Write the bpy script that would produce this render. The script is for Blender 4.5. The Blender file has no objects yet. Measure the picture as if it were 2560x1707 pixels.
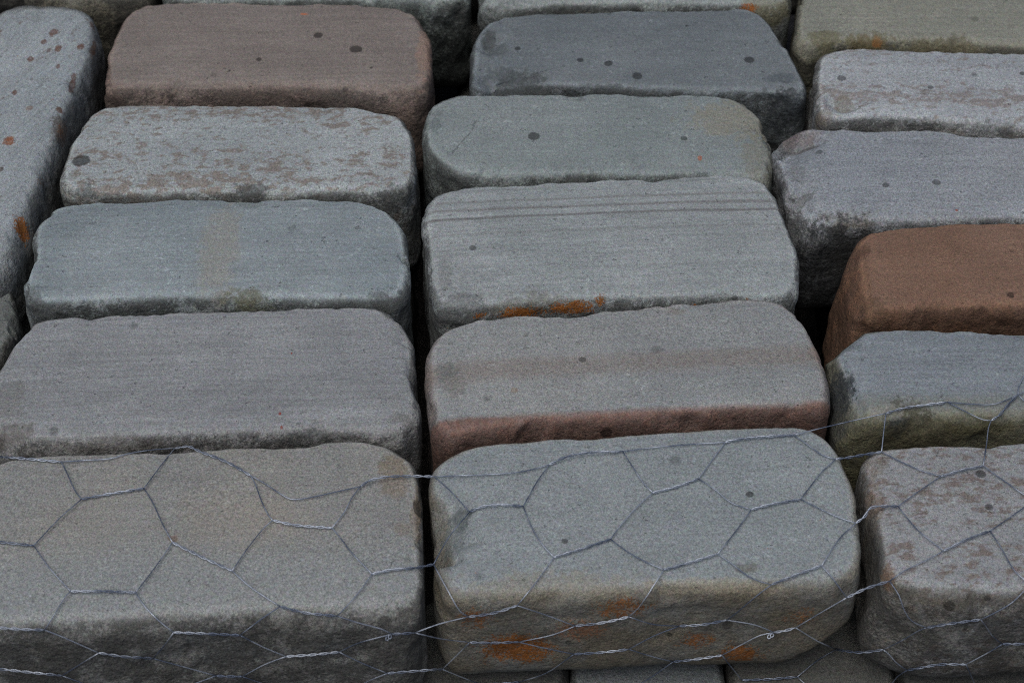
import bpy, math, random
import numpy as np
from mathutils import Vector

# ------------------------------------------------------------------ camera, sky, light, exposure
SC = bpy.context.scene
COL = SC.collection
PX_W, PX_H, PX_F = 2560.0, 1707.0, 5224.0        # photograph size and focal length in its pixels
PITCH = math.radians(45.0)
DIST = 1.05
CAM_LOC = np.array([0.0, -DIST * math.cos(PITCH), DIST * math.sin(PITCH)])
cam = bpy.data.cameras.new('camera')
cam.lens = PX_F / PX_W * 36.0
cam.sensor_width = 36.0
cam.clip_start = 0.01
cam.clip_end = 200.0
cam.dof.use_dof = True
cam.dof.focus_distance = 1.06
cam.dof.aperture_fstop = 14.0
cam_ob = bpy.data.objects.new('camera', cam)
COL.objects.link(cam_ob)
cam_ob.location = CAM_LOC.tolist()
cam_ob.rotation_euler = (math.pi / 2 - PITCH, 0.0, 0.0)
SC.camera = cam_ob

SUN_EL, SUN_AZ = math.radians(67.0), math.radians(-150.0)     # azimuth measured from +y towards +x
world = bpy.data.worlds.new('World')
SC.world = world
world.use_nodes = True
wn = world.node_tree
wn.nodes.clear()
sky = wn.nodes.new('ShaderNodeTexSky')
sky.sky_type = 'NISHITA'
sky.sun_disc = False
sky.sun_elevation = SUN_EL
sky.sun_rotation = SUN_AZ
sky.dust_density = 6.0
sky.air_density = 0.6
sky.ozone_density = 1.0
bgn = wn.nodes.new('ShaderNodeBackground')
bgn.inputs['Strength'].default_value = 0.12
wo = wn.nodes.new('ShaderNodeOutputWorld')
wn.links.new(sky.outputs[0], bgn.inputs['Color'])
wn.links.new(bgn.outputs[0], wo.inputs['Surface'])

sun = bpy.data.lights.new('sun', 'SUN')
sun.energy = 1.2
sun.angle = math.radians(50.0)
sun.color = (1.0, 0.96, 0.91)
sun_ob = bpy.data.objects.new('sun', sun)
COL.objects.link(sun_ob)
sdir = Vector((math.sin(SUN_AZ) * math.cos(SUN_EL), math.cos(SUN_AZ) * math.cos(SUN_EL), math.sin(SUN_EL)))
sun_ob.rotation_euler = sdir.to_track_quat('Z', 'Y').to_euler()
sun_ob.location = (0, 0, 3)

SC.view_settings.view_transform = 'Standard'
SC.view_settings.look = 'None'
SC.view_settings.gamma = 1.0
SC.view_settings.exposure = -0.19
SC.view_settings.use_curve_mapping = False
SC.cycles.filter_width = 1.0
SC.cycles.use_denoising = False          # keep the sand grain crisp

# ------------------------------------------------------------------ helpers
def px_ray(x, y):
    u = (x - PX_W / 2) / PX_F
    v = -(y - PX_H / 2) / PX_F
    sp, cp = math.sin(PITCH), math.cos(PITCH)
    d = np.array([u, cp + v * sp, -sp + v * cp])
    return d / np.linalg.norm(d)

def on_plane(x, y, z):
    d = px_ray(x, y)
    return CAM_LOC + d * ((z - CAM_LOC[2]) / d[2])

_rng = np.random.RandomState(7)
_perm = _rng.permutation(512)
_perm = np.concatenate([_perm, _perm, _perm])
_grad = _rng.normal(size=(512, 3))
_grad /= np.linalg.norm(_grad, axis=1)[:, None]

def perlin(p):
    i = np.floor(p).astype(int)
    f = p - i
    w = f * f * f * (f * (f * 6 - 15) + 10)
    i = i & 511
    out = 0
    for dx in (0, 1):
        for dy in (0, 1):
            for dz in (0, 1):
                h = _perm[_perm[_perm[(i[:, 0] + dx) & 511] + ((i[:, 1] + dy) & 511)] + ((i[:, 2] + dz) & 511)]
                g = _grad[h & 511]
                d = f - np.array([dx, dy, dz])
                n = (g * d).sum(1)
                wx = w[:, 0] if dx else 1 - w[:, 0]
                wy = w[:, 1] if dy else 1 - w[:, 1]
                wz = w[:, 2] if dz else 1 - w[:, 2]
                out = out + n * wx * wy * wz
    return out

def fbm(p, octaves=3):
    s, a = 0, 1.0
    for k in range(octaves):
        s = s + a * perlin(p * (2.03 ** k) + 11.7 * k)
        a *= 0.5
    return s

def catmull_closed(P, per=24):
    P = np.asarray(P, float)
    n = len(P)
    out = []
    for i in range(n):
        p0, p1, p2, p3 = P[i - 1], P[i], P[(i + 1) % n], P[(i + 2) % n]
        d1 = max(np.linalg.norm(p2 - p1), 1e-9) ** 0.5
        d0 = max(np.linalg.norm(p1 - p0), 1e-9) ** 0.5
        d2 = max(np.linalg.norm(p3 - p2), 1e-9) ** 0.5
        m1 = (p2 - p1) + d1 * ((p1 - p0) / d0 - (p2 - p0) / (d0 + d1))
        m2 = (p2 - p1) + d1 * ((p3 - p2) / d2 - (p3 - p1) / (d1 + d2))
        t = np.linspace(0, 1, per, endpoint=False)[:, None]
        out.append((2 * t**3 - 3 * t**2 + 1) * p1 + (t**3 - 2 * t**2 + t) * m1
                   + (-2 * t**3 + 3 * t**2) * p2 + (t**3 - t**2) * m2)
    return np.concatenate(out)

def resample_closed(P, N):
    Q = np.vstack([P, P[:1]])
    s = np.concatenate([[0], np.cumsum(np.linalg.norm(np.diff(Q, axis=0), axis=1))])
    t = np.linspace(0, s[-1], N, endpoint=False)
    return np.stack([np.interp(t, s, Q[:, k]) for k in range(Q.shape[1])], 1)

def sm(e0, e1, x):
    t = np.clip((x - e0) / (e1 - e0), 0, 1)
    return t * t * (3 - 2 * t)

# ------------------------------------------------------------------ stone geometry
ZB = -0.075            # underside of the upper course

def stone_mesh(name, P2, h, zb, r=(0.013, 0.011, 0.010), flare=None, chips=(), seed=0, N=400,
               ncap=18, nfil=9, nside=18, rough=1.0, rbot=0.016, belly=0.0, reach=0.0, tilt=0.0):
    """P2: plan outline (metres), taken at the 45 degree point of the rounded top edge."""
    P = resample_closed(catmull_closed(P2), N)
    for _ in range(1):
        P = 0.25 * np.roll(P, 1, 0) + 0.5 * P + 0.25 * np.roll(P, -1, 0)
    area = 0.5 * np.sum(P[:, 0] * np.roll(P[:, 1], -1) - np.roll(P[:, 0], -1) * P[:, 1])
    if area < 0:
        P = P[::-1]
    S = P.copy()
    for _ in range(30):
        S = 0.25 * np.roll(S, 1, 0) + 0.5 * S + 0.25 * np.roll(S, -1, 0)
    T = np.roll(S, -1, 0) - np.roll(S, 1, 0)
    n = np.stack([T[:, 1], -T[:, 0]], 1)
    n /= np.linalg.norm(n, axis=1)[:, None]
    wf = np.clip(-n[:, 1], 0, 1) ** 2
    wb = np.clip(n[:, 1], 0, 1) ** 2
    ws = n[:, 0] ** 2
    rr = wf * r[0] + ws * r[1] + wb * r[2]
    # the edge rounding wanders along the rim
    rr = rr * (1 + 0.35 * perlin(np.c_[P * 28, np.full(N, seed * 3.1)]))
    off0 = -0.29 * rr * ws
    ext = reach * wf
    c = P.mean(0)
    dome = 0.0012
    rings, norms, side = [], [], []
    # flat top: the outline drawn in by the width of the rounding
    ct, st_ = math.cos(tilt), math.sin(tilt)
    R = np.array([[ct, st_], [-st_, ct]])
    F = P @ R.T
    lo, hi = F.min(0), F.max(0)
    if abs(tilt) > 0.6:
        lo2 = lo + np.array([0.9 * r[1], 0.9 * r[1]])
        hi2 = hi - np.array([0.9 * r[1], 0.9 * r[1]])
    else:
        lo2 = lo + np.array([r[1], 0.71 * r[0]])
        hi2 = hi - np.array([r[1], 0.71 * r[2]])
    inner = ((F - lo) / (hi - lo) * (hi2 - lo2) + lo2) @ R
    outer = P + n * (0.29 * rr + off0 + ext)[:, None]
    for k in range(1, ncap + 1):
        s = (k / ncap) ** 0.85
        rings.append(np.c_[c + (inner - c) * s, np.full(N, h - dome * s ** 4)])
        norms.append(np.tile([0, 0, 1.0], (N, 1)))
        side.append(np.zeros(N))
    for k in range(1, nfil + 1):
        a = math.pi / 2 * k / nfil
        rings.append(np.c_[inner + (outer - inner) * math.sin(a), h - dome - rr * (1 - math.cos(a))])
        norms.append(np.c_[n * math.sin(a), np.full(N, math.cos(a))])
        side.append(np.full(N, float(sm(0.15, 0.95, np.array(math.sin(a))))))
    fl = np.zeros(N)
    for key, val in (flare or {}).items():
        d = {'left': (-1, 0), 'right': (1, 0), 'front': (0, -1), 'back': (0, 1)}[key]
        fl += val * np.clip(n @ np.array(d), 0, 1) ** 1.5
    z1 = h - dome - rr
    z2 = zb + rbot
    for k in range(1, nside + 1):
        t = k / nside
        z = z1 + (z2 - z1) * t
        o = 0.29 * rr + off0 + ext + fl * (z1 - z) + belly * math.sin(math.pi * t)
        rings.append(np.c_[P + n * o[:, None], z])
        norms.append(np.c_[n, np.zeros(N)])
        side.append(np.ones(N))
    olast = 0.29 * rr + off0 + ext + fl * (z1 - z2)
    for k in range(1, 7):
        a = math.pi / 2 * k / 6
        o = olast - rbot * (1 - math.cos(a))
        rings.append(np.c_[P + n * o[:, None], np.full(N, z2 - rbot * math.sin(a))])
        norms.append(np.c_[n * math.cos(a), np.full(N, -math.sin(a))])
        side.append(np.ones(N))
    last = rings[-1]
    for s in (0.6, 0.25):
        rings.append(np.c_[c + (last[:, :2] - c) * s, np.full(N, zb)])
        norms.append(np.tile([0, 0, -1.0], (N, 1)))
        side.append(np.ones(N))
    V = np.vstack([[[c[0], c[1], h]]] + rings + [[[c[0], c[1], zb]]])
    NN = np.vstack([[[0, 0, 1.0]]] + norms + [[[0, 0, -1.0]]])
    W = np.concatenate([[0]] + side + [[1]])
    BK = 1 - 0.75 * np.concatenate([[0], np.tile(wb, len(rings)), [0]])     # the far rims are the sounder ones
    sd = np.array([seed * 17.3, seed * 5.7, seed * 9.1])
    edge = np.clip(4 * W * (1 - W), 0, 1)
    d = (0.0016 * perlin(V * 16 + sd) * (0.35 + 0.65 * W)
         + W * rough * (0.0018 * perlin(V * 42 + sd) + 0.0009 * perlin(V * 110 + sd) + 0.00035 * perlin(V * 300 + sd))
         + edge * rough * (0.0013 * perlin(V * 85 + 3 * sd) + 0.0010 * perlin(V * 230 + 2 * sd))
         + (1 - W) * (0.0007 * perlin(V * 34 + sd) + 0.0002 * perlin(V * 130 + sd)))
    # small flakes broken out of the rim
    fk = perlin(V * 38 + 2.3 * sd)
    d = d - BK * np.clip(1.4 * W, 0, 1) * rough * (0.0026 * sm(0.20, 0.36, fk) + 0.0012 * sm(0.2, 0.35, perlin(V * 95 + 1.3 * sd)))
    V = V + NN * d[:, None]
    rs = np.random.RandomState(seed * 13 + 5)
    chips = list(chips)
    for _ in range(7):                       # rim broken here and there
        j = rs.randint(N)
        if n[j, 1] > 0.4:
            continue
        zz = h - 0.002 - 0.004 * rs.rand()
        chips.append(((P[j, 0], P[j, 1], zz), (n[j, 0] + 0.4 * rs.randn(), n[j, 1] + 0.4 * rs.randn(), 0.35 + 0.8 * rs.rand()),
                      0.006 + 0.010 * rs.rand() ** 2, 0.0006 + 0.0016 * rs.rand()))
    for (cp, nn, rad, depth) in chips:
        nn = np.array(nn, float)
        nn /= np.linalg.norm(nn)
        cp = np.array(cp) - nn * depth
        s = (V - cp) @ nn + 0.0014 * perlin(V * 60 + sd) + 0.0007 * perlin(V * 170 + sd)
        w = 1 - sm(0.7, 1.0, np.linalg.norm(V - cp, axis=1) / rad)
        V = V - nn * (np.clip(s, 0, None) * w * 0.95)[:, None]
    nr = len(rings)
    faces = []
    idx = np.arange(N)
    nxt = (idx + 1) % N
    quads = []
    for k in range(nr - 1):
        a = 1 + k * N
        b = a + N
        quads.append(np.stack([a + idx, b + idx, b + nxt, a + nxt], 1))
    quads = np.vstack(quads)
    tri_top = np.stack([np.zeros(N, int), 1 + idx, 1 + nxt], 1)
    e = 1 + (nr - 1) * N
    tri_bot = np.stack([np.full(N, len(V) - 1), e + nxt, e + idx], 1)
    base = np.array([c[0], c[1], zb])
    L = V - base
    me = bpy.data.meshes.new(name)
    nq, nt = len(quads), 2 * N
    me.vertices.add(len(L))
    me.vertices.foreach_set('co', L.astype(np.float32).ravel())
    loops = np.concatenate([quads.ravel(), tri_top.ravel(), tri_bot.ravel()]).astype(np.int32)
    me.loops.add(len(loops))
    me.loops.foreach_set('vertex_index', loops)
    starts = np.concatenate([np.arange(nq) * 4, nq * 4 + np.arange(nt) * 3]).astype(np.int32)
    me.polygons.add(nq + nt)
    me.polygons.foreach_set('loop_start', starts)
    me.update(calc_edges=True)
    me.validate()
    me.polygons.foreach_set('use_smooth', np.ones(len(me.polygons), bool))
    at = me.attributes.new('side', 'FLOAT', 'POINT')
    at.data.foreach_set('value', W.astype(np.float32))
    me.update()
    ob = bpy.data.objects.new(name, me)
    ob.location = base.tolist()
    COL.objects.link(ob)
    return ob

# ------------------------------------------------------------------ stone material
ILLUM = (0.93, 0.99, 0.98)

def lin(c):
    out = []
    for v in c:
        v = v / 255.0
        out.append(v / 12.92 if v <= 0.04045 else ((v + 0.055) / 1.055) ** 2.4)
    return out

def albedo(c):
    return tuple(min(0.9, v * k) for v, k in zip(lin(c), ILLUM)) + (1.0,)

def cool(c, k):
    # bring the block's own colour nearer to the common cool grey of this sandstone
    y = 0.3 * c[0] + 0.59 * c[1] + 0.11 * c[2]
    return tuple(a + (b - a) * k for a, b in zip(c, (y * 0.972, y * 1.004, y * 1.042)))

class Nodes:
    def __init__(self, mat):
        mat.use_nodes = True
        self.t = mat.node_tree
        self.t.nodes.clear()
    def new(self, kind, **kw):
        n = self.t.nodes.new(kind)
        for k, v in kw.items():
            setattr(n, k, v)
        return n
    def put(self, sock, v):
        if isinstance(v, bpy.types.NodeSocket):
            self.t.links.new(v, sock)
        elif v is not None:
            sock.default_value = v
    def math(self, op, a, b=None, clamp=False):
        n = self.new('ShaderNodeMath', operation=op, use_clamp=clamp)
        self.put(n.inputs[0], a)
        if b is not None:
            self.put(n.inputs[1], b)
        return n.outputs[0]
    def vmath(self, op, a, b=None):
        n = self.new('ShaderNodeVectorMath', operation=op)
        self.put(n.inputs[0], a)
        if b is not None:
            self.put(n.inputs[1], b)
        return n.outputs['Value'] if op in ('LENGTH', 'DISTANCE', 'DOT_PRODUCT') else n.outputs['Vector']
    def noise(self, vec, scale, detail=2.0, rough=0.5, dist=0.0):
        n = self.new('ShaderNodeTexNoise')
        self.put(n.inputs['Vector'], vec)
        n.inputs['Scale'].default_value = scale
        n.inputs['Detail'].default_value = detail
        n.inputs['Roughness'].default_value = rough
        n.inputs['Distortion'].default_value = dist
        return n.outputs['Fac']
    def step(self, v, lo, hi, a=0.0, b=1.0):
        n = self.new('ShaderNodeMapRange', interpolation_type='SMOOTHSTEP')
        self.put(n.inputs['Value'], v)
        n.inputs['From Min'].default_value = lo
        n.inputs['From Max'].default_value = hi
        n.inputs['To Min'].default_value = a
        n.inputs['To Max'].default_value = b
        return n.outputs['Result']
    def mix(self, f, a, b, blend='MIX'):
        n = self.new('ShaderNodeMix', data_type='RGBA', blend_type=blend)
        self.put(n.inputs[0], f)
        self.put(n.inputs[6], a)
        self.put(n.inputs[7], b)
        return n.outputs[2]
    def scale(self, col, v):
        n = self.new('ShaderNodeVectorMath', operation='SCALE')
        self.put(n.inputs[0], col)
        self.put(n.inputs['Scale'], v)
        return n.outputs['Vector']

def stone_material(name, c1, c2, tilt=0.0, seed=0.0, speck=0.55, bed=0.35, fleck=0.5, mottle=None,
                   side_tint=None, side_amt=0.5, grime=1.0, bands=(), drops=(), patches=(), lichen=(), cracks=()):
    mat = bpy.data.materials.new(name)
    N = Nodes(mat)
    tc = N.new('ShaderNodeTexCoord')
    P = tc.outputs['Object']
    mp = N.new('ShaderNodeMapping')
    mp.inputs['Location'].default_value = (seed * 1.37, seed * 0.71, seed * 2.13)
    mp.inputs['Rotation'].default_value = (0, 0, -tilt)
    N.put(mp.inputs['Vector'], P)
    Q = mp.outputs['Vector']
    st = N.new('ShaderNodeMapping')
    st.inputs['Scale'].default_value = (0.10, 1.0, 1.0)
    N.put(st.inputs['Vector'], Q)
    QS = st.outputs['Vector']
    at = N.new('ShaderNodeAttribute', attribute_name='side')
    side = at.outputs['Fac']

    big = N.noise(Q, 14, 3, 0.55)
    col = N.mix(N.step(big, 0.35, 0.65), albedo(c1), albedo(c2))
    col = N.scale(col, N.math('ADD', N.math('MULTIPLY', N.math('SUBTRACT', N.noise(Q, 38, 4, 0.6), 0.5), 0.38), 1.0))
    # bedding streaks
    s1 = N.noise(QS, 130, 3, 0.6)
    st2 = N.new('ShaderNodeMapping')
    st2.inputs['Scale'].default_value = (0.035, 1.0, 1.0)
    N.put(st2.inputs['Vector'], Q)
    s2 = N.noise(st2.outputs['Vector'], 620, 2, 0.65)
    bedv = N.math('ADD', N.math('MULTIPLY', N.math('SUBTRACT', s1, 0.5), bed), N.math('MULTIPLY', N.math('SUBTRACT', s2, 0.5), bed * 1.5))
    col = N.scale(col, N.math('ADD', bedv, 1.0))
    # separate layers in the rock, running along its bedding
    ux, uy = math.cos(tilt), math.sin(tilt)
    for (off, lo, hi, soft, c, amt) in bands:
        d = N.vmath('DOT_PRODUCT', P, (-uy, ux, 0.0))
        wob = N.math('MULTIPLY', N.math('SUBTRACT', N.noise(QS, 60, 3, 0.6), 0.5), 0.006)
        d = N.math('ADD', N.math('SUBTRACT', d, off), wob)
        m = N.math('MULTIPLY', N.step(d, lo - soft, lo + soft), N.step(d, hi - soft, hi + soft, 1.0, 0.0))
        g = N.noise(Q, 300, 2, 0.6)
        m = N.math('MULTIPLY', m, N.math('ADD', N.math('MULTIPLY', g, 0.5), amt - 0.25), clamp=True)
        col = N.mix(m, col, albedo(c))
    if mottle:
        mc, thr, sc_, amt = mottle
        ms = N.new('ShaderNodeMapping')
        ms.inputs['Scale'].default_value = (0.6, 1.0, 1.0)
        N.put(ms.inputs['Vector'], Q)
        mn = N.math('ADD', N.noise(ms.outputs['Vector'], sc_ * 1.7, 3, 0.66), N.math('MULTIPLY', N.math('SUBTRACT', N.noise(QS, 45, 1, 0.5), 0.5), 0.35))
        col = N.mix(N.math('MULTIPLY', N.step(mn, thr, thr + 0.16), amt), col, albedo(mc))
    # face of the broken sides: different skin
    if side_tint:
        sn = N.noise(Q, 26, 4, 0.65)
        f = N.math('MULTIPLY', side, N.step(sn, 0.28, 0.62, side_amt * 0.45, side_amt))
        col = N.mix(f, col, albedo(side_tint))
    # pale bruises from tumbling, plus a highlight painted along the rims
    fl = N.noise(Q, 270, 4, 0.7, 1.2)
    fl2 = N.noise(Q, 30, 2, 0.5)
    fm = N.math('MULTIPLY', N.step(fl, 0.57, 0.70), N.step(fl2, 0.38, 0.58, 0.35, 1.0))
    fk3 = N.math('MULTIPLY', N.step(N.noise(Q, 560, 3, 0.7, 1.5), 0.62, 0.72), N.step(N.noise(Q, 70, 2, 0.6), 0.42, 0.6, 0.25, 1.0))
    fm = N.math('ADD', fm, N.math('MULTIPLY', fk3, 0.9))
    rim = N.math('MULTIPLY', N.math('MULTIPLY', side, N.math('SUBTRACT', 1.0, side)), 2.8)  # painted sky highlight that follows the rounded top edge
    fm = N.math('MULTIPLY', N.math('ADD', fm, rim), fleck, clamp=True)
    col = N.scale(col, N.math('ADD', N.math('MULTIPLY', fm, 0.75), 1.0))
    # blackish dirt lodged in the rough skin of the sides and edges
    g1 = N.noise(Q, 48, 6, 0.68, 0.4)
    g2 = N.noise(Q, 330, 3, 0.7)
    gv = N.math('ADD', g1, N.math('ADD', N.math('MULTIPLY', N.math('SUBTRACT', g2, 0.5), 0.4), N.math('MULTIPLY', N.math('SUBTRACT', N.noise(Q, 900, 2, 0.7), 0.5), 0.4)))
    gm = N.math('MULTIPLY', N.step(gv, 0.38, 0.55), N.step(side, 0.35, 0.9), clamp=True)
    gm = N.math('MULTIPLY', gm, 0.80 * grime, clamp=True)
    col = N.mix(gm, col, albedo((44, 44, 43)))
    # stains with a shape of their own, and shade painted into recesses: (centre, radii, colour, amount)
    wn1 = N.noise(Q, 150, 5, 0.7)
    wn1 = N.math('SUBTRACT', wn1, 0.5)
    for (cpos, rad, c, amt) in patches:
        v = N.vmath('SUBTRACT', P, tuple(cpos))
        v = N.vmath('DIVIDE', v, tuple(rad))
        d = N.math('ADD', N.vmath('LENGTH', v), N.math('ADD', N.math('MULTIPLY', wn1, 2.2), N.math('MULTIPLY', N.math('SUBTRACT', g2, 0.5), 1.6)))
        m = N.step(d, 0.68, 1.05, amt, 0.0)
        m = N.math('MULTIPLY', m, N.step(g2, 0.25, 0.6, 0.55, 1.0))
        col = N.mix(m, col, albedo(c))
    for (cpos, rad, c, thr, amt) in lichen:
        v = N.vmath('SUBTRACT', P, tuple(cpos))
        v = N.vmath('DIVIDE', v, tuple(rad))
        d = N.step(N.vmath('LENGTH', v), 0.1, 1.0, -0.03, 0.22)
        nz = N.math('SUBTRACT', N.math('ADD', N.math('MULTIPLY', N.noise(Q, 1000, 3, 0.75, 0.4), 0.66), N.math('MULTIPLY', N.noise(Q, 240, 3, 0.65), 0.34)), d)
        m = N.math('MULTIPLY', N.step(nz, thr + 0.035, thr + 0.10), amt)
        col = N.mix(m, col, albedo(c))
    # sand grain
    gs = 1150 + 850 * ((seed * 0.618) % 1.0)
    sp = N.noise(Q, gs, 1, 0.6)
    sp2 = N.noise(Q, 520, 2, 0.6)
    spv = N.math('ADD', N.math('MULTIPLY', N.math('SUBTRACT', sp, 0.5), speck * 3.1), N.math('MULTIPLY', N.math('SUBTRACT', sp2, 0.5), speck * 1.3))
    col = N.scale(col, N.math('MAXIMUM', N.math('ADD', spv, 1.0), 0.25))
    cn = N.new('ShaderNodeTexNoise')
    N.put(cn.inputs['Vector'], Q)
    cn.inputs['Scale'].default_value = 600
    cn.inputs['Detail'].default_value = 2
    tintv = N.vmath('ADD', N.scale(N.vmath('SUBTRACT', cn.outputs['Color'], (0.5, 0.5, 0.5)), 0.32), (1.0, 1.0, 1.0))
    col = N.vmath('MULTIPLY', col, tintv)
    # pits
    pn = N.noise(Q, 260 + 160 * ((seed * 0.37) % 1.0), 2, 0.5)
    pit = N.step(pn, 0.71, 0.755)
    col = N.scale(col, N.math('SUBTRACT', 1.0, N.math('MULTIPLY', pit, 0.22)))
    # rain drops: crisp dark wet spots
    for (cpos, rad, amt) in drops:
        d = N.vmath('DISTANCE', P, tuple(cpos))
        d = N.math('ADD', N.math('DIVIDE', d, rad), N.math('MULTIPLY', wn1, 0.8))
        soft = 0.12 if amt > 0.45 else 0.40
        m = N.step(d, 1 - soft, 1 + soft, amt, 0.0)
        col = N.scale(col, N.math('SUBTRACT', 1.0, m))
    for (a, b, w) in cracks:
        a = np.array(a); b = np.array(b)
        L = np.linalg.norm(b - a)
        t = (b - a) / L
        v = N.vmath('SUBTRACT', P, tuple(a))
        al = N.vmath('DOT_PRODUCT', v, tuple(t))
        q = np.cross(t, (0, 0, 1.0)); q /= np.linalg.norm(q)
        ac = N.math('ADD', N.vmath('DOT_PRODUCT', v, tuple(q)), N.math('MULTIPLY', wn1, 0.006))
        m = N.math('MULTIPLY', N.step(N.math('ABSOLUTE', ac), w * 0.4, w, 0.4, 0.0),
                   N.math('MULTIPLY', N.step(al, 0.0, 0.002), N.step(al, L - 0.002, L, 1.0, 0.0)))
        col = N.scale(col, N.math('SUBTRACT', 1.0, m))

    bs = N.new('ShaderNodeBsdfPrincipled')
    N.put(bs.inputs['Base Color'], col)
    bs.inputs['Roughness'].default_value = 0.82
    bs.inputs['Specular IOR Level'].default_value = 0.25
    # relief
    b1 = N.math('MULTIPLY', N.noise(Q, 850, 3, 0.65), 0.00045)
    b2 = N.math('MULTIPLY', N.noise(Q, 150, 5, 0.62), N.math('ADD', N.math('MULTIPLY', side, 0.0017), 0.0005))
    b3 = N.math('MULTIPLY', N.noise(Q, 420, 4, 0.7), N.math('ADD', N.math('MULTIPLY', side, 0.0012), 0.00025))
    hgt = N.math('SUBTRACT', N.math('ADD', N.math('ADD', b1, b2), b3), N.math('MULTIPLY', pit, 0.0007))
    bp = N.new('ShaderNodeBump')
    bp.inputs['Strength'].default_value = 0.9
    bp.inputs['Distance'].default_value = 1.0
    N.put(bp.inputs['Height'], hgt)
    N.put(bs.inputs['Normal'], bp.outputs['Normal'])
    out = N.new('ShaderNodeOutputMaterial')
    N.put(out.inputs['Surface'], bs.outputs[0])
    return mat

# ------------------------------------------------------------------ the ground under the stack
def ground():
    me = bpy.data.meshes.new('ground')
    n = 24
    xs = np.linspace(-6, 6, n)
    verts = [(x, y, -0.157 + 0.002 * math.sin(3.1 * x) * math.cos(2.3 * y)) for y in xs for x in xs]
    faces = [(j * n + i, j * n + i + 1, (j + 1) * n + i + 1, (j + 1) * n + i) for j in range(n - 1) for i in range(n - 1)]
    me.from_pydata(verts, [], faces)
    ob = bpy.data.objects.new('ground', me)
    ob['kind'] = 'structure'
    COL.objects.link(ob)
    mat = bpy.data.materials.new('ground')
    N = Nodes(mat)
    tc = N.new('ShaderNodeTexCoord')
    g = N.noise(tc.outputs['Object'], 90, 6, 0.7)
    col = N.mix(N.step(g, 0.35, 0.65), (0.018, 0.017, 0.016, 1), (0.04, 0.038, 0.035, 1))
    bs = N.new('ShaderNodeBsdfPrincipled')
    bs.inputs['Roughness'].default_value = 0.95
    N.put(bs.inputs['Base Color'], col)
    bp = N.new('ShaderNodeBump')
    bp.inputs['Distance'].default_value = 0.01
    N.put(bp.inputs['Height'], g)
    N.put(bs.inputs['Normal'], bp.outputs['Normal'])
    o = N.new('ShaderNodeOutputMaterial')
    N.put(o.inputs['Surface'], bs.outputs[0])
    me.materials.append(mat)
ground()

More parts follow.
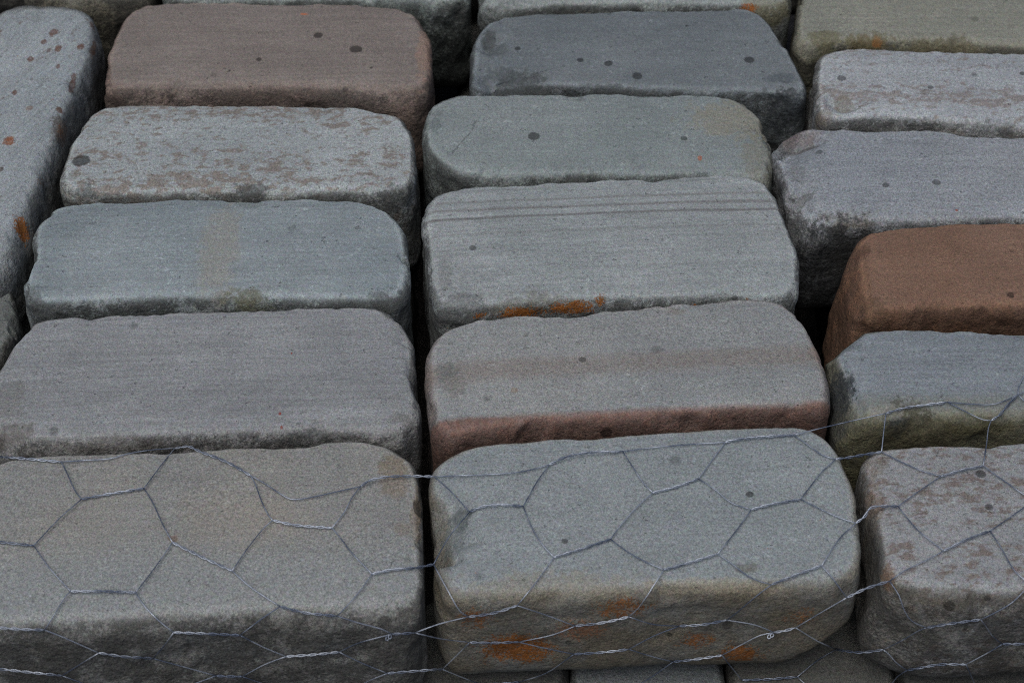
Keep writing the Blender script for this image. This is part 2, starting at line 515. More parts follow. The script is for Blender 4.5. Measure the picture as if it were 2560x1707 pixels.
# ------------------------------------------------------------------ the stones (photograph coordinates, unprojected onto each stone's own top plane)
RUST = (122, 73, 26)
BROWN = (90, 64, 54)
DK = (60, 62, 62)
G = 'stone blocks stacked in rows'
STONES = [
 dict(cool=0.12, label='mauve-brown stone block with three dark rain spots, at the back of the left row', tilt=0.02,
  out=[(258,222),(254,190),(262,153),(281,95),(304,52),(337,27),(380,16),(459,12),(550,13),(650,15),(780,15),(900,17),(960,23),(1005,29),(1044,44),(1071,69),(1080,107),(1083,153),(1082,195),(1072,222),(1040,236),(980,236),(900,232),(700,228),(500,226),(350,228),(290,232)],
  c=((115,106,102),(119,110,106)), bed=0.3, side_tint=(118,94,84), side_amt=0.5, speck=0.42, fleck=0.3, grime=0.75, r=(0.019,0.012,0.010),
  drops=[(795,89,11,.62),(889,123,14,.62),(647,149,7,.6),(574,177,3,.6),(534,188,7,.25),(928,170,4,.6),(863,225,7,.35)],
  patches=[(1060,130,16,60,(140,112,98),.5),(760,36,8,2,(170,95,60),.9)]),
 dict(label='pale grey stone block dappled with brown flecks, one large dark spot on its left end', tilt=0.02,
  out=[(150,470),(148,445),(154,413),(166,375),(185,337),(208,306),(237,284),(268,273),(325,267),(410,267),(497,268),(650,269),(746,270),(790,273),(823,276),(853,272),(895,274),(926,281),(956,288),(991,292),(1014,306),(1033,337),(1040,367),(1041,421),(1036,459),(1022,482),(990,492),(900,492),(700,494),(500,492),(300,496),(200,497),(165,490)],
  c=((135,142,145),(144,150,152)), mottle=((110,99,92),0.485,140,0.75), bed=0.25, side_tint=(112,113,108), speck=0.5, fleck=0.5,
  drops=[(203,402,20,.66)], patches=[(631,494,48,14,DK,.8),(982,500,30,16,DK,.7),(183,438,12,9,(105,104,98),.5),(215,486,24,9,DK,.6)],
  chips=[((640,496),(0,-1,0.8),0.022,0.004),((985,495),(0.4,-1,0.7),0.02,0.004)]),
 dict(label='blue-grey stone block with a faint tan smudge across its middle', tilt=0.03,
  out=[(60,758),(54,740),(56,713),(57,688),(66,671),(81,664),(82,640),(81,617),(78,597),(84,580),(96,559),(115,537),(145,521),(199,513),(306,509),(383,505),(459,500),(560,501),(572,506),(612,509),(654,508),(664,503),(740,503),(830,504),(887,505),(933,515),(972,532),(998,559),(1014,588),(1022,630),(1025,680),(1024,718),(1016,745),(990,760),(930,764),(830,760),(600,755),(400,757),(200,766),(120,770),(80,768)],
  c=((113,126,133),(124,135,141)), bed=0.32, side_tint=(108,113,112), speck=0.42, fleck=0.75,
  drops=[(730,571,10,.28),(668,603,3,.5),(1000,730,8,.45)],
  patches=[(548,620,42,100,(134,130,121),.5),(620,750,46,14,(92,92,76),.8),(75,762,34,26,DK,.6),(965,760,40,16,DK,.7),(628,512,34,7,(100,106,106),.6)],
  chips=[((75,668),(-1,0.1,0.3),0.012,0.002),((620,752),(0,-1,1),0.02,0.003),((560,502),(0,1,0.5),0.012,0.001)]),
 dict(label='large smooth mauve-grey stone block reaching the left edge, two specks of rust', tilt=0.045,
  out=[(-55,1000),(-30,955),(0,912),(23,866),(50,832),(77,814),(115,803),(172,796),(203,796),(218,800),(268,793),(383,788),(509,783),(612,779),(765,775),(830,773),(887,773),(945,777),(975,790),(1002,809),(1025,836),(1037,858),(1042,904),(1044,981),(1045,1050),(1036,1076),(1005,1094),(960,1096),(842,1092),(700,1094),(600,1097),(400,1105),(200,1112),(60,1114),(-20,1108),(-62,1085),(-72,1040)],
  c=((122,123,127),(130,131,134)), bed=0.38, side_tint=(112,108,104), speck=0.45, fleck=0.35,
  drops=[(335,815,10,.32),(134,1077,11,.4)],
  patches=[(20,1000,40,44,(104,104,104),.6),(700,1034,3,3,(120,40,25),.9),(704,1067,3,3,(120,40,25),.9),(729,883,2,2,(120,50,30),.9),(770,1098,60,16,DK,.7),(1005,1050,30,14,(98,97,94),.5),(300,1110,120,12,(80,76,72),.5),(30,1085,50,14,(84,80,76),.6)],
  chips=[((770,1100),(0,-1,.8),0.03,0.004),((30,1090),(-.3,-1,.8),0.025,0.004),((800,1100),(0,-1,.4),0.03,.004)]),
 dict(rough=0.55, reach=0.0, label='large beige-grey stone block under the netting in the lower left corner', tilt=0.03, h=0.0,
  out=[(-70,1300),(-66,1225),(-40,1175),(0,1157),(38,1150),(120,1144),(268,1138),(383,1134),(497,1131),(566,1126),(600,1123),(650,1122),(720,1123),(765,1123),(787,1119),(810,1111),(850,1108),(900,1107),(926,1110),(972,1118),(1002,1134),(1033,1157),(1048,1191),(1053,1260),(1054,1375),(1058,1450),(1056,1490),(1036,1514),(990,1522),(900,1524),(700,1530),(500,1540),(250,1555),(50,1562),(-40,1558),(-72,1520),(-80,1420)],
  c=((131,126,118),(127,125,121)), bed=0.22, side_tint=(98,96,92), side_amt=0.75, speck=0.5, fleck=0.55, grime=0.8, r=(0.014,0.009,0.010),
  bands=[((300,1500),-0.05,0.028,0.016,(126,130,133),0.75)],
  drops=[(962,1555,17,.5),(937,1614,11,.4),(1019,1400,8,.2)],
  patches=[(983,1165,34,24,(112,98,78),.55),(985,1215,34,22,(116,100,84),.5),(432,1348,10,8,(110,92,80),.7),(1040,1290,12,60,(128,108,86),.4),(1005,1320,22,14,(112,102,90),.5),(600,1300,160,60,(136,122,106),.18)],
  chips=[((800,1545),(0.1,-1,.9),0.03,0.004),((330,1580),(0,-1,.5),0.05,0.004)]),
 dict(label='dark slate-grey stone block with a row of small rain spots, chipped at its left end', tilt=0.01,
  out=[(1178,232),(1173,205),(1174,153),(1182,107),(1197,80),(1224,59),(1270,46),(1366,38),(1480,34),(1595,31),(1660,30),(1717,33),(1756,30),(1832,28),(1874,31),(1909,44),(1935,69),(1951,94),(1962,108),(1978,138),(2001,180),(2016,214),(2017,236),(2004,248),(1960,247),(1900,240),(1750,238),(1600,232),(1450,226),(1300,222),(1230,230),(1195,238)],
  c=((94,103,110),(102,110,116)), bed=0.2, side_tint=(86,92,95), speck=0.38, fleck=0.8, r=(0.014,0.011,0.009),
  drops=[(1294,122,7,.6),(1451,151,8,.6),(1521,159,10,.6),(1593,190,12,.6),(1872,150,12,.62),(1717,65,4,.55),(1911,225,6,.35)],
  patches=[(1222,105,16,16,(66,70,72),.9),(1240,132,26,20,(82,88,91),.8),(1955,197,34,11,(76,82,88),.7),(1300,215,60,16,(58,62,64),.8),(1250,190,40,10,(70,76,80),.6),(1970,285,60,40,(40,44,48),.9),(1540,228,60,9,(66,70,72),.5)],  # the near-black patch paints shade onto the right front
  chips=[((1290,212),(-.2,-1,1.0),0.022,0.006),((1235,120),(-.6,.3,1),0.012,0.0018),((1250,200),(-.3,-1,1.2),0.018,0.003),((1958,100),(1,0.4,0.4),0.014,0.002)]),
 dict(label='grey-green stone block with one dark spot, hairline crack and tan far corner', tilt=0.0,
  out=[(1066,385),(1057,344),(1059,306),(1071,277),(1098,256),(1144,243),(1213,240),(1308,238),(1396,241),(1427,245),(1461,241),(1595,242),(1660,242),(1786,244),(1813,249),(1851,256),(1882,275),(1909,306),(1924,344),(1933,383),(1934,421),(1926,450),(1900,460),(1850,459),(1700,452),(1500,451),(1300,452),(1190,452),(1140,444),(1100,420)],
  c=((114,125,126),(121,130,131)), bed=0.18, side_tint=(100,105,102), speck=0.4, fleck=0.55,
  drops=[(1335,341,14,.6),(1710,346,8,.55)],
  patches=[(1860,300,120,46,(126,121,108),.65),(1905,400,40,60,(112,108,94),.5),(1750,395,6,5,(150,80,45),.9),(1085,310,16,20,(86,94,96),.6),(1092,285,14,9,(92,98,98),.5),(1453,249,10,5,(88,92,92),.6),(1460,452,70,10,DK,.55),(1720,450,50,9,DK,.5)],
  cracks=[((1190,300),(1178,329)),((1178,329),(1153,358)),((1153,358),(1126,388))],
  chips=[((1090,425),(-1,-1,.4),0.03,0.005)]),
 dict(label='grey stone block ruled with thin dark parallel lines, orange lichen along its front edge', tilt=0.055,
  out=[(1078,745),(1068,690),(1060,617),(1056,565),(1060,530),(1075,505),(1098,487),(1136,477),(1213,471),(1310,469),(1335,465),(1360,462),(1480,456),(1595,453),(1615,454),(1634,458),(1655,451),(1690,448),(1756,445),(1825,445),(1874,450),(1920,469),(1943,494),(1958,528),(1981,588),(1998,637),(2001,686),(1998,728),(1982,750),(1930,757),(1800,755),(1600,756),(1400,762),(1250,774),(1150,784),(1100,778)],
  c=((129,136,138),(136,141,143)), bed=0.35, side_tint=(108,112,112), speck=0.5, fleck=0.45,
  bands=[((1500,512),-0.0012,0.0008,0.0012,(104,102,104),0.75),((1500,532),-0.0012,0.0006,0.001,(96,95,97),0.85),((1500,492),-0.001,0.0006,0.001,(108,107,108),0.6),((1300,580),-0.0012,0.0006,0.001,(112,114,116),0.5)],
  drops=[(1182,620,9,.5),(1387,548,4,.4),(1838,746,8,.55)],
  lichen=[(1300,782,130,24,RUST,.40,.95),(1430,770,110,24,RUST,.38,.95),(1500,750,26,18,RUST,.42,.9),(1735,764,22,9,RUST,.45,.9),(1868,747,10,7,RUST,.45,.9),(1200,790,40,14,RUST,.46,.9)],
  patches=[(1110,690,18,40,(104,106,106),.5),(1160,760,50,20,(84,86,86),.6),(1330,766,90,14,(96,92,80),.5)]),
 dict(label='grey stone block with a maroon band along its whole front edge', tilt=0.075,
  out=[(1082,1080),(1074,1040),(1068,990),(1064,935),(1067,885),(1079,856),(1098,837),(1136,817),(1182,805),(1240,798),(1289,793),(1324,793),(1358,796),(1404,793),(1480,786),(1595,777),(1650,770),(1668,776),(1690,769),(1775,762),(1890,755),(1936,758),(1978,776),(2012,805),(2035,843),(2058,897),(2070,943),(2076,995),(2075,1020),(2055,1030),(2010,1026),(1851,1032),(1660,1049),(1500,1058),(1366,1067),(1174,1092),(1115,1102)],
  c=((126,128,129),(133,133,132)), bed=0.2, side_tint=(96,70,60), side_amt=0.5, speck=0.52, fleck=0.5, grime=0.5,
  bands=[((1500,1030),-0.12,0.0,0.002,(106,82,75),0.9),((1600,905),-0.007,0.007,0.004,(116,107,102),0.5)],
  drops=[(1456,899,9,.5),(1642,874,12,.3),(1444,860,6,.22),(1218,996,8,.3),(1515,1080,14,.6)],
  patches=[(1115,930,26,20,(90,94,94),.6),(1140,970,26,26,(106,102,98),.55),(1287,975,9,6,(120,104,84),.6),(1690,778,20,9,(106,100,90),.5),(2040,880,20,18,(112,98,90),.5)],
  chips=[]),
 dict(rough=0.55, reach=0.0, label='grey stone block under the netting whose brown front face carries orange lichen', tilt=0.045,
  out=[(1086,1440),(1082,1390),(1080,1345),(1082,1310),(1078,1270),(1073,1220),(1079,1185),(1098,1161),(1136,1138),(1174,1124),(1213,1117),(1308,1108),(1404,1099),(1450,1103),(1500,1097),(1557,1092),(1600,1090),(1672,1085),(1813,1077),(1928,1069),(1985,1069),(2027,1075),(2062,1092),(2092,1122),(2104,1141),(2123,1180),(2138,1218),(2145,1260),(2148,1298),(2154,1356),(2155,1400),(2140,1435),(2090,1452),(1928,1462),(1800,1466),(1660,1470),(1404,1482),(1250,1486),(1174,1488),(1120,1484)],
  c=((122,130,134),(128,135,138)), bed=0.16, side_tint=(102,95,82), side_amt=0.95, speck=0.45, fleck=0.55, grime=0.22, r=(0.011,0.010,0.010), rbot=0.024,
  drops=[(1412,1352,8,.55),(1874,1235,9,.6),(1687,1149,14,.28),(1197,1440,9,.3),(1576,1664,10,.5),(1674,1585,6,.5),(1421,1604,8,.5),(1819,1562,13,.5)],
  lichen=[(1560,1520,170,50,RUST,.43,.8),(1290,1620,170,70,RUST,.38,.95),(1190,1545,110,60,RUST,.44,.8),(1450,1575,150,60,(128,84,56),.44,.7),(1850,1635,110,50,RUST,.40,.9),(2000,1540,100,50,RUST,.47,.7),(1740,1600,110,50,RUST,.45,.8)],
  patches=[(1150,1298,28,20,(80,86,88),.8),(1136,1350,26,42,(98,104,106),.65),(1863,1420,28,10,(92,90,82),.7),(1400,1468,200,12,(132,126,112),.5),(1800,1462,160,10,(140,133,116),.5),(1110,1430,14,60,(92,90,84),.5)],
  chips=[((1148,1300),(-.8,-.1,1),0.022,0.003),((1130,1350),(-1,-.1,.8),0.02,0.003),((2125,1640),(1,-0.6,-1),0.09,0.010)]),
 dict(cool=0.2, label='olive-grey mossy stone block in the top right corner', tilt=-0.02, h=0.004,
  out=[(1992,112),(1992,40),(1998,-30),(2030,-70),(2090,-90),(2300,-95),(2700,-90),(2725,0),(2722,110),(2660,130),(2400,118),(2200,112),(2080,114),(2015,122)],
  c=((118,119,110),(124,124,114)), bed=0.3, side_tint=(96,90,68), side_amt=0.65, speck=0.45, fleck=0.4, grime=0.9,
  drops=[(2437,48,9,.35)],
  patches=[(2060,96,34,14,(92,88,64),.7),(2170,112,50,12,(88,78,50),.7),(2350,122,90,12,(84,78,58),.7),(2190,108,12,6,(120,80,40),.7)]),
 dict(label='light grey stone block freckled with brown, behind the mauve-grey one by the right edge', tilt=-0.03,
  out=[(2046,300),(2038,250),(2034,195),(2038,163),(2047,146),(2066,134),(2100,128),(2177,127),(2272,130),(2425,135),(2560,138),(2740,142),(2790,180),(2800,260),(2790,330),(2740,345),(2560,334),(2425,318),(2300,310),(2157,305),(2075,308)],
  c=((138,143,150),(146,150,156)), mottle=((112,101,97),0.50,160,0.65), bed=0.25, side_tint=(118,116,110), speck=0.5, fleck=0.5,
  drops=[(2104,196,10,.55),(2326,219,7,.5),(2435,187,7,.4),(2557,184,7,.55)], flare={'left':0.08},
  patches=[(2108,262,20,14,(106,102,94),.7),(2060,290,22,10,(96,84,70),.5),(2300,312,80,8,DK,.5),(2480,325,60,9,DK,.5)],
  chips=[((2105,262),(-.3,-.7,1.2),0.012,0.0015)]),
 dict(label='mauve-grey stone block with a notch broken from its upper left corner', tilt=-0.02,
  out=[(1984,555),(1966,500),(1946,445),(1932,405),(1931,380),(1938,362),(1955,346),(1978,335),(2016,328),(2081,327),(2196,330),(2300,332),(2349,334),(2387,339),(2425,346),(2560,350),(2720,352),(2770,400),(2775,500),(2750,548),(2700,558),(2560,556),(2300,566),(2100,568),(2030,572)],
  c=((122,128,138),(130,134,142)), bed=0.3, side_tint=(106,104,104), speck=0.5, fleck=0.45,
  drops=[(2214,463,8,.55),(2341,456,9,.55),(2048,381,8,.45)],
  patches=[(1995,368,44,20,(92,90,90),.6),(2010,378,40,7,(78,76,74),.7),(2000,345,60,14,(118,104,104),.4),(2392,526,3,2,(120,50,30),.9),(1990,430,20,20,(96,98,100),.5),(2010,500,18,10,(80,80,80),.6),(2120,556,60,10,(92,84,72),.5),(2060,720,110,130,(30,32,34),.95),(2130,640,60,40,(48,48,48),.8)],  # last two patches paint the deep shade of the enclosed front
  chips=[((2000,375),(-.5,.5,1.1),0.018,0.0035),((2020,555),(-.7,-1,.9),0.03,0.008),((2010,500),(-1,-.2,1.0),0.012,.002)]),
 dict(cool=0.0, label='reddish-brown stone block at the right edge', tilt=0.02, h=0.003,
  out=[(2150,782),(2138,745),(2128,700),(2121,655),(2125,635),(2136,616),(2157,598),(2196,583),(2272,575),(2387,568),(2560,564),(2720,562),(2765,600),(2775,690),(2760,765),(2700,782),(2560,780),(2400,782),(2260,786),(2185,792)],
  c=((110,86,73),(113,90,78)), bed=0.2, side_tint=(98,66,44), side_amt=0.6, speck=0.5, fleck=0.35, grime=0.5, flare={'left':0.16}, r=(0.017,0.010,0.009),
  drops=[(2527,738,8,.6)],
  patches=[(2156,633,20,14,(78,58,48),.8),(2190,790,30,20,(70,54,40),.6),(2165,720,10,60,(120,92,74),.5),(2400,800,160,14,(60,42,32),.5)],
  chips=[((2150,700),(-1,0,.8),0.03,0.003)]),
 dict(label='blue-grey stone block with a yellow-olive front, below the reddish-brown one', tilt=0.0, h=0.0,
  out=[(2092,1010),(2086,960),(2072,915),(2064,888),(2072,870),(2092,856),(2138,840),(2196,831),(2253,828),(2330,832),(2425,832),(2560,839),(2740,845),(2790,900),(2795,1000),(2770,1044),(2700,1054),(2560,1052),(2400,1056),(2250,1060),(2160,1062),(2112,1050)],
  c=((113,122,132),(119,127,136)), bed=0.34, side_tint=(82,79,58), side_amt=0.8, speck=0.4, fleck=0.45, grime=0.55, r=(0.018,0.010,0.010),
  bands=[((2400,985),-0.2,0.0,0.004,(108,111,108),0.75),((2500,1040),-0.03,0.0,0.005,(116,112,84),0.7)],
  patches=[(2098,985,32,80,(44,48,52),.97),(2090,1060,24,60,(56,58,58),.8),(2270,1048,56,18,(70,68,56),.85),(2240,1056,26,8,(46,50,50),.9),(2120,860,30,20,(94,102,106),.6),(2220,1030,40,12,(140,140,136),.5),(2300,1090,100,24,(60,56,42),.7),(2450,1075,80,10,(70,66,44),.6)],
  chips=[((2100,985),(-1,-.25,.75),0.045,0.007),((2096,870),(-.7,.7,.6),0.02,.003)]),
 dict(rough=0.55, reach=0.0, label='grey stone block speckled with brown under the netting in the lower right corner', tilt=0.02, h=0.0,
  out=[(2206,1440),(2196,1380),(2180,1300),(2163,1235),(2152,1190),(2156,1160),(2177,1140),(2207,1130),(2330,1123),(2444,1121),(2470,1122),(2494,1115),(2560,1109),(2680,1106),(2730,1140),(2745,1300),(2740,1440),(2700,1484),(2560,1484),(2464,1490),(2380,1490),(2311,1482),(2245,1462)],
  c=((128,129,133),(134,134,137)), mottle=((98,84,77),0.505,150,0.7), bed=0.15, side_tint=(92,88,80), side_amt=0.7, speck=0.6, fleck=0.5, grime=0.8, flare={'left':0.12}, rbot=0.024,
  drops=[(2452,1184,12,.6),(2473,1267,9,.55),(2374,1515,13,.5),(2469,1495,8,.5),(2389,1684,12,.45)],
  patches=[(2195,1160,24,20,(104,98,90),.5),(2188,1240,14,60,(100,82,70),.5),(2180,1300,10,60,(80,74,68),.5),(2225,1440,14,20,(96,72,54),.7),(2350,1500,120,12,(82,78,70),.6),(2290,1590,60,14,(70,70,66),.6)],
  ),
 dict(reach=0.0, label='long pale stone block lying lengthwise along the left edge, spotted with brown', tilt=1.14, h=0.006,
  out=[(-60,70),(-30,35),(0,16),(38,8),(70,6),(96,9),(120,5),(153,7),(199,15),(226,29),(240,50),(244,85),(236,120),(220,165),(196,222),(172,280),(150,340),(126,410),(100,475),(76,535),(56,595),(28,650),(-20,690),(-90,690),(-160,650),(-190,590),(-180,500),(-150,380),(-110,230),(-80,120)],
  c=((128,137,143),(136,143,148)), mottle=((84,66,58),0.60,120,0.7), bed=0.4, side_tint=(100,98,92), side_amt=0.6, speck=0.5, fleck=0.4, grime=0.7, r=(0.024,0.030,0.016),
  patches=[(134,82,9,9,BROWN,.95),(145,122,7,7,BROWN,.95),(201,117,8,7,BROWN,.95),(231,63,7,6,(84,66,58),.9),(233,126,7,7,(84,62,50),.9),(77,147,7,7,BROWN,.95),(36,234,6,6,BROWN,.9),(22,353,12,9,(122,76,50),.95),(148,275,7,6,BROWN,.9),(182,210,6,6,BROWN,.9),(146,165,4,5,BROWN,.9),(75,270,9,5,(110,92,84),.8),(88,40,22,16,(112,118,120),.6),(110,105,6,5,BROWN,.9),(3,424,4,5,(70,60,55),.9),(150,320,20,20,(70,56,46),.7)],
  lichen=[(54,575,30,62,(128,78,32),.36,.95),(150,330,26,60,(96,64,40),.47,.8),(100,450,26,70,(90,66,48),.48,.8)]),
 dict(reach=0.0, label='dark rounded stone block end just showing at the left edge', tilt=1.2, h=-0.010, zb=ZB,
  out=[(-40,690),(-5,682),(16,702),(32,735),(40,775),(38,815),(26,850),(0,880),(-60,890),(-200,880),(-240,800),(-200,720),(-120,695)],
  c=((92,96,92),(98,100,96)), bed=0.3, side_tint=(70,72,66), grime=1.0),
 dict(label='dark mossy stone block glimpsed in the top left corner behind two paler blocks', tilt=0.0, h=-0.004,
  out=[(60,-20),(50,-90),(70,-140),(150,-155),(300,-155),(372,-140),(384,-90),(380,-25),(360,-2),(300,4),(200,4),(100,4)],
  c=((112,112,104),(116,114,104)), bed=0.3, side_tint=(88,82,66), side_amt=0.8, grime=1.0, speck=0.5, fleck=0.4),
 dict(label='grey-green stone block with a broken front corner, cut by the top edge of the picture', tilt=0.0, h=0.0,
  out=[(404,-20),(398,-90),(420,-140),(500,-158),(800,-160),(1080,-158),(1150,-140),(1172,-90),(1180,-30),(1172,2),(1130,14),(900,14),(700,12),(500,8),(430,4)],
  c=((122,131,130),(130,138,136)), bed=0.25, side_tint=(96,104,98), side_amt=0.5, speck=0.5, fleck=0.6, grime=1.0,
  patches=[(820,16,120,10,DK,.7),(1000,20,70,14,(70,76,76),.6),(1150,40,20,14,DK,.6),(1130,170,70,80,(30,34,34),.95)],  # last patch paints shade over the front's lower right
  chips=[((1110,60),(.45,-1,.35),0.05,0.012),((1080,20),(0.1,-1,.9),0.05,0.006)]),
 dict(label='grey stone block whose olive right end is streaked with rust, at the top middle', tilt=0.0, h=0.002,
  out=[(1202,20),(1196,-30),(1200,-90),(1225,-135),(1300,-150),(1600,-152),(1880,-150),(1950,-130),(1976,-80),(1982,-20),(1976,12),(1945,24),(1850,22),(1600,20),(1400,24),(1250,34)],
  c=((120,128,128),(126,132,130)), bed=0.25, side_tint=(94,98,94), side_amt=0.5, speck=0.5, fleck=0.6, grime=1.0,
  lichen=[(1870,22,50,10,(130,74,26),.42,.9),(1460,30,40,8,(120,80,40),.5,.7)],
  patches=[(1930,20,60,30,(110,106,84),.6),(1420,24,100,8,DK,.6),(1260,40,40,16,(72,76,76),.6)]),
]
random.seed(4)
objs = []
for i, s in enumerate(STONES):
    h = s.get('h', 0.0)
    zb = s.get('zb', ZB)
    P2 = np.array([on_plane(x, y, h - 0.0035)[:2] for x, y in s['out']])
    chips = []
    for (px, nn, rad, dep) in s.get('chips', ()):
        # nearest point of this stone's rounded rim seen at that pixel
        p = on_plane(px[0], px[1], h - 0.0035)
        if px[1] > 1500 or (px[1] > 1530):
            fy = P2[:, 1].min() - 0.004
            d = px_ray(*px)
            p = CAM_LOC + d * ((fy - CAM_LOC[1]) / d[1])
        chips.append((p, nn, rad, dep))
    ob = stone_mesh('stone_block', P2, h, zb, r=tuple(k * v for k, v in zip((0.85, 0.68, 0.68), s.get('r', (0.016, 0.011, 0.0095)))), flare=s.get('flare'),
                    chips=chips, seed=i + 1, rbot=s.get('rbot', 0.016), rough=s.get('rough', 0.9), reach=s.get('reach', -0.005), tilt=s.get('tilt', 0.0))
    ob['label'] = s['label']
    ob['category'] = 'stone'
    ob['group'] = G
    objs.append(ob)

bpy.context.view_layer.update()
DG = bpy.context.evaluated_depsgraph_get()

def hit_local(ob, x, y):
    d = px_ray(x, y)
    o = CAM_LOC - np.array(ob.location)
    ok, loc, nor, idx = ob.ray_cast(Vector(o), Vector(d))
    if ok:
        return np.array(loc), np.array(nor)
    z = 0.0
    p = on_plane(x, y, z) - np.array(ob.location)
    return p, np.array([0, 0, 1.0])

def px_size(loc, ob):
    return np.linalg.norm(loc + np.array(ob.location) - CAM_LOC) / PX_F

def ellipsoid(ob, x, y, rx, ry):
    """a stain's centre and radii in metres from its place and size in the photograph"""
    c, n = hit_local(ob, x, y)
    k = px_size(c, ob)
    fs = math.sin(PITCH + math.atan((y - PX_H / 2) / PX_F))
    if n[2] > 0.6:
        return c, (rx * k, ry * k / fs, max(ry * k * 1.6, 0.012))
    return c, (rx * k, 0.011, ry * k / 0.62)

for i, (ob, s) in enumerate(zip(objs, STONES)):
    drops = []
    for (x, y, r, a) in s.get('drops', ()):
        c, n = hit_local(ob, x, y)
        drops.append((c, r * px_size(c, ob) * 1.08, min(0.75, a * 1.1)))
    patches = []
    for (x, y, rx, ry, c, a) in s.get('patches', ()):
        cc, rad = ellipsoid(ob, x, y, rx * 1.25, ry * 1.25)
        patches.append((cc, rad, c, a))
    lich = []
    for (x, y, rx, ry, c, t, a) in s.get('lichen', ()):
        cc, rad = ellipsoid(ob, x, y, rx, ry)
        lich.append((cc, rad, c, t, a))
    bands = []
    tl = s.get('tilt', 0.0)
    for (pos, lo, hi, soft, c, a) in s.get('bands', ()):
        cc, n = hit_local(ob, *pos)
        bands.append((float(-math.sin(tl) * cc[0] + math.cos(tl) * cc[1]), lo, hi, soft, c, a))
    cracks = [(hit_local(ob, *a)[0], hit_local(ob, *b)[0], 0.0007) for a, b in s.get('cracks', ())]
    kc = s.get('cool', 0.45)
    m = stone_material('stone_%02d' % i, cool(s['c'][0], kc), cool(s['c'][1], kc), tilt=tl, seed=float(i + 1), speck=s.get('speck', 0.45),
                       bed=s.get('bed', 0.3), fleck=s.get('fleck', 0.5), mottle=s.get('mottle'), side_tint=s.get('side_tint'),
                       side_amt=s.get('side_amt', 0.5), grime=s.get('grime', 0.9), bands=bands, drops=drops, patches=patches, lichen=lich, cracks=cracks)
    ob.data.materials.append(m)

# ------------------------------------------------------------------ the lower course the stack stands on
LOW_Z = ZB - 0.001
LOW_B = ZB - 0.079
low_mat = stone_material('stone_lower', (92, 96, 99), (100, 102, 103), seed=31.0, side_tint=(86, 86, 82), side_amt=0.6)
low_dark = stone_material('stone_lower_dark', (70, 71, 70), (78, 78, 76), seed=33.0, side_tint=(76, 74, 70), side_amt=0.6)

def rect_outline(x0, x1, y0, y1, rc=0.018):
    pts = []
    for (cx, cy, a0) in ((x1 - rc, y1 - rc, 0), (x0 + rc, y1 - rc, 90), (x0 + rc, y0 + rc, 180), (x1 - rc, y0 + rc, 270)):
        for k in range(4):
            a = math.radians(a0 + 30 * k)
            pts.append((cx + rc * math.cos(a), cy + rc * math.sin(a)))
        # a point along the straight edge that follows
    return pts

yb = on_plane(1600, 1690, LOW_Z)[1]          # where the lower stones show under the bottom edge
LOW = [
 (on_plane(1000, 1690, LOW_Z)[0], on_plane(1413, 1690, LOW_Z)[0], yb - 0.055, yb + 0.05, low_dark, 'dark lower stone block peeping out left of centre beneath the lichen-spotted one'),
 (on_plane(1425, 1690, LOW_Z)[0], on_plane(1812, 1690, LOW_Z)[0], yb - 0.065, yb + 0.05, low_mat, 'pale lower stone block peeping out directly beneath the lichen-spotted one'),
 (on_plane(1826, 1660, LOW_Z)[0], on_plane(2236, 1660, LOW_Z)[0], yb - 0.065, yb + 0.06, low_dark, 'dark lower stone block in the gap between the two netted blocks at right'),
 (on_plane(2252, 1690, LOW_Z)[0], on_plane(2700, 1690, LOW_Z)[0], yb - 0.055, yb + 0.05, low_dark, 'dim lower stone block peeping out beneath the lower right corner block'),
]
for k, (x0, x1, y0, y1, m, lab) in enumerate(LOW):
    ob = stone_mesh('stone_block', np.array(rect_outline(x0, x1, y0, y1)), LOW_Z - 0.0005 * k, LOW_B, seed=40 + k, N=160, ncap=10, nfil=6, nside=10, r=(0.010, 0.009, 0.010))
    ob['label'] = lab
    ob['category'] = 'stone'
    ob['group'] = 'stone blocks of the lower course'
    ob.data.materials.append(m)
# behind them, the rest of that course carries the rows above
k = 0
src = None
for r in range(4):
    for q in range(3):
        yy = yb + 0.133 + r * 0.138
        x0 = (-0.252, -0.036, 0.165 + 0.02 * r)[q]
        y0 = yb + 0.068 + r * 0.138
        if src is None:
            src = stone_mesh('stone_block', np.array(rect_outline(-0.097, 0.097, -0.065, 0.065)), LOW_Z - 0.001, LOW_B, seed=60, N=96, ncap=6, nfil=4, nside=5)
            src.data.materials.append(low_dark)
            zc = src.location.z
            ob = src
        else:
            ob = src.copy()
            COL.objects.link(ob)
        ob.location = (x0 + 0.097, y0 + 0.065, zc)
        ob['label'] = 'stone block of the lower course, buried in the dark beneath the rows'
        ob['category'] = 'stone'
        ob['group'] = 'buried stone blocks of the lower course'
        k += 1

# unseen row added behind the topmost one to keep light out of its joints
ob0 = stone_mesh('stone_block', np.array(rect_outline(-0.1, 0.1, -0.04, 0.04)), -0.004, ZB, seed=71, N=96, ncap=6, nfil=4, nside=5)
ob0.data.materials.append(low_dark)
zc0 = ob0.location.z
for q, xx in enumerate((-0.26, -0.05, 0.16)):
    ob = ob0 if q == 0 else ob0.copy()
    if q:
        COL.objects.link(ob)
    ob.location = (xx, on_plane(1280, -175, 0.0)[1] + 0.048, zc0)
    ob['label'] = 'unseen stone block added behind the topmost blocks to stop light'
    ob['category'] = 'stone'
    ob['group'] = 'added light-blocking stone blocks at the rear'

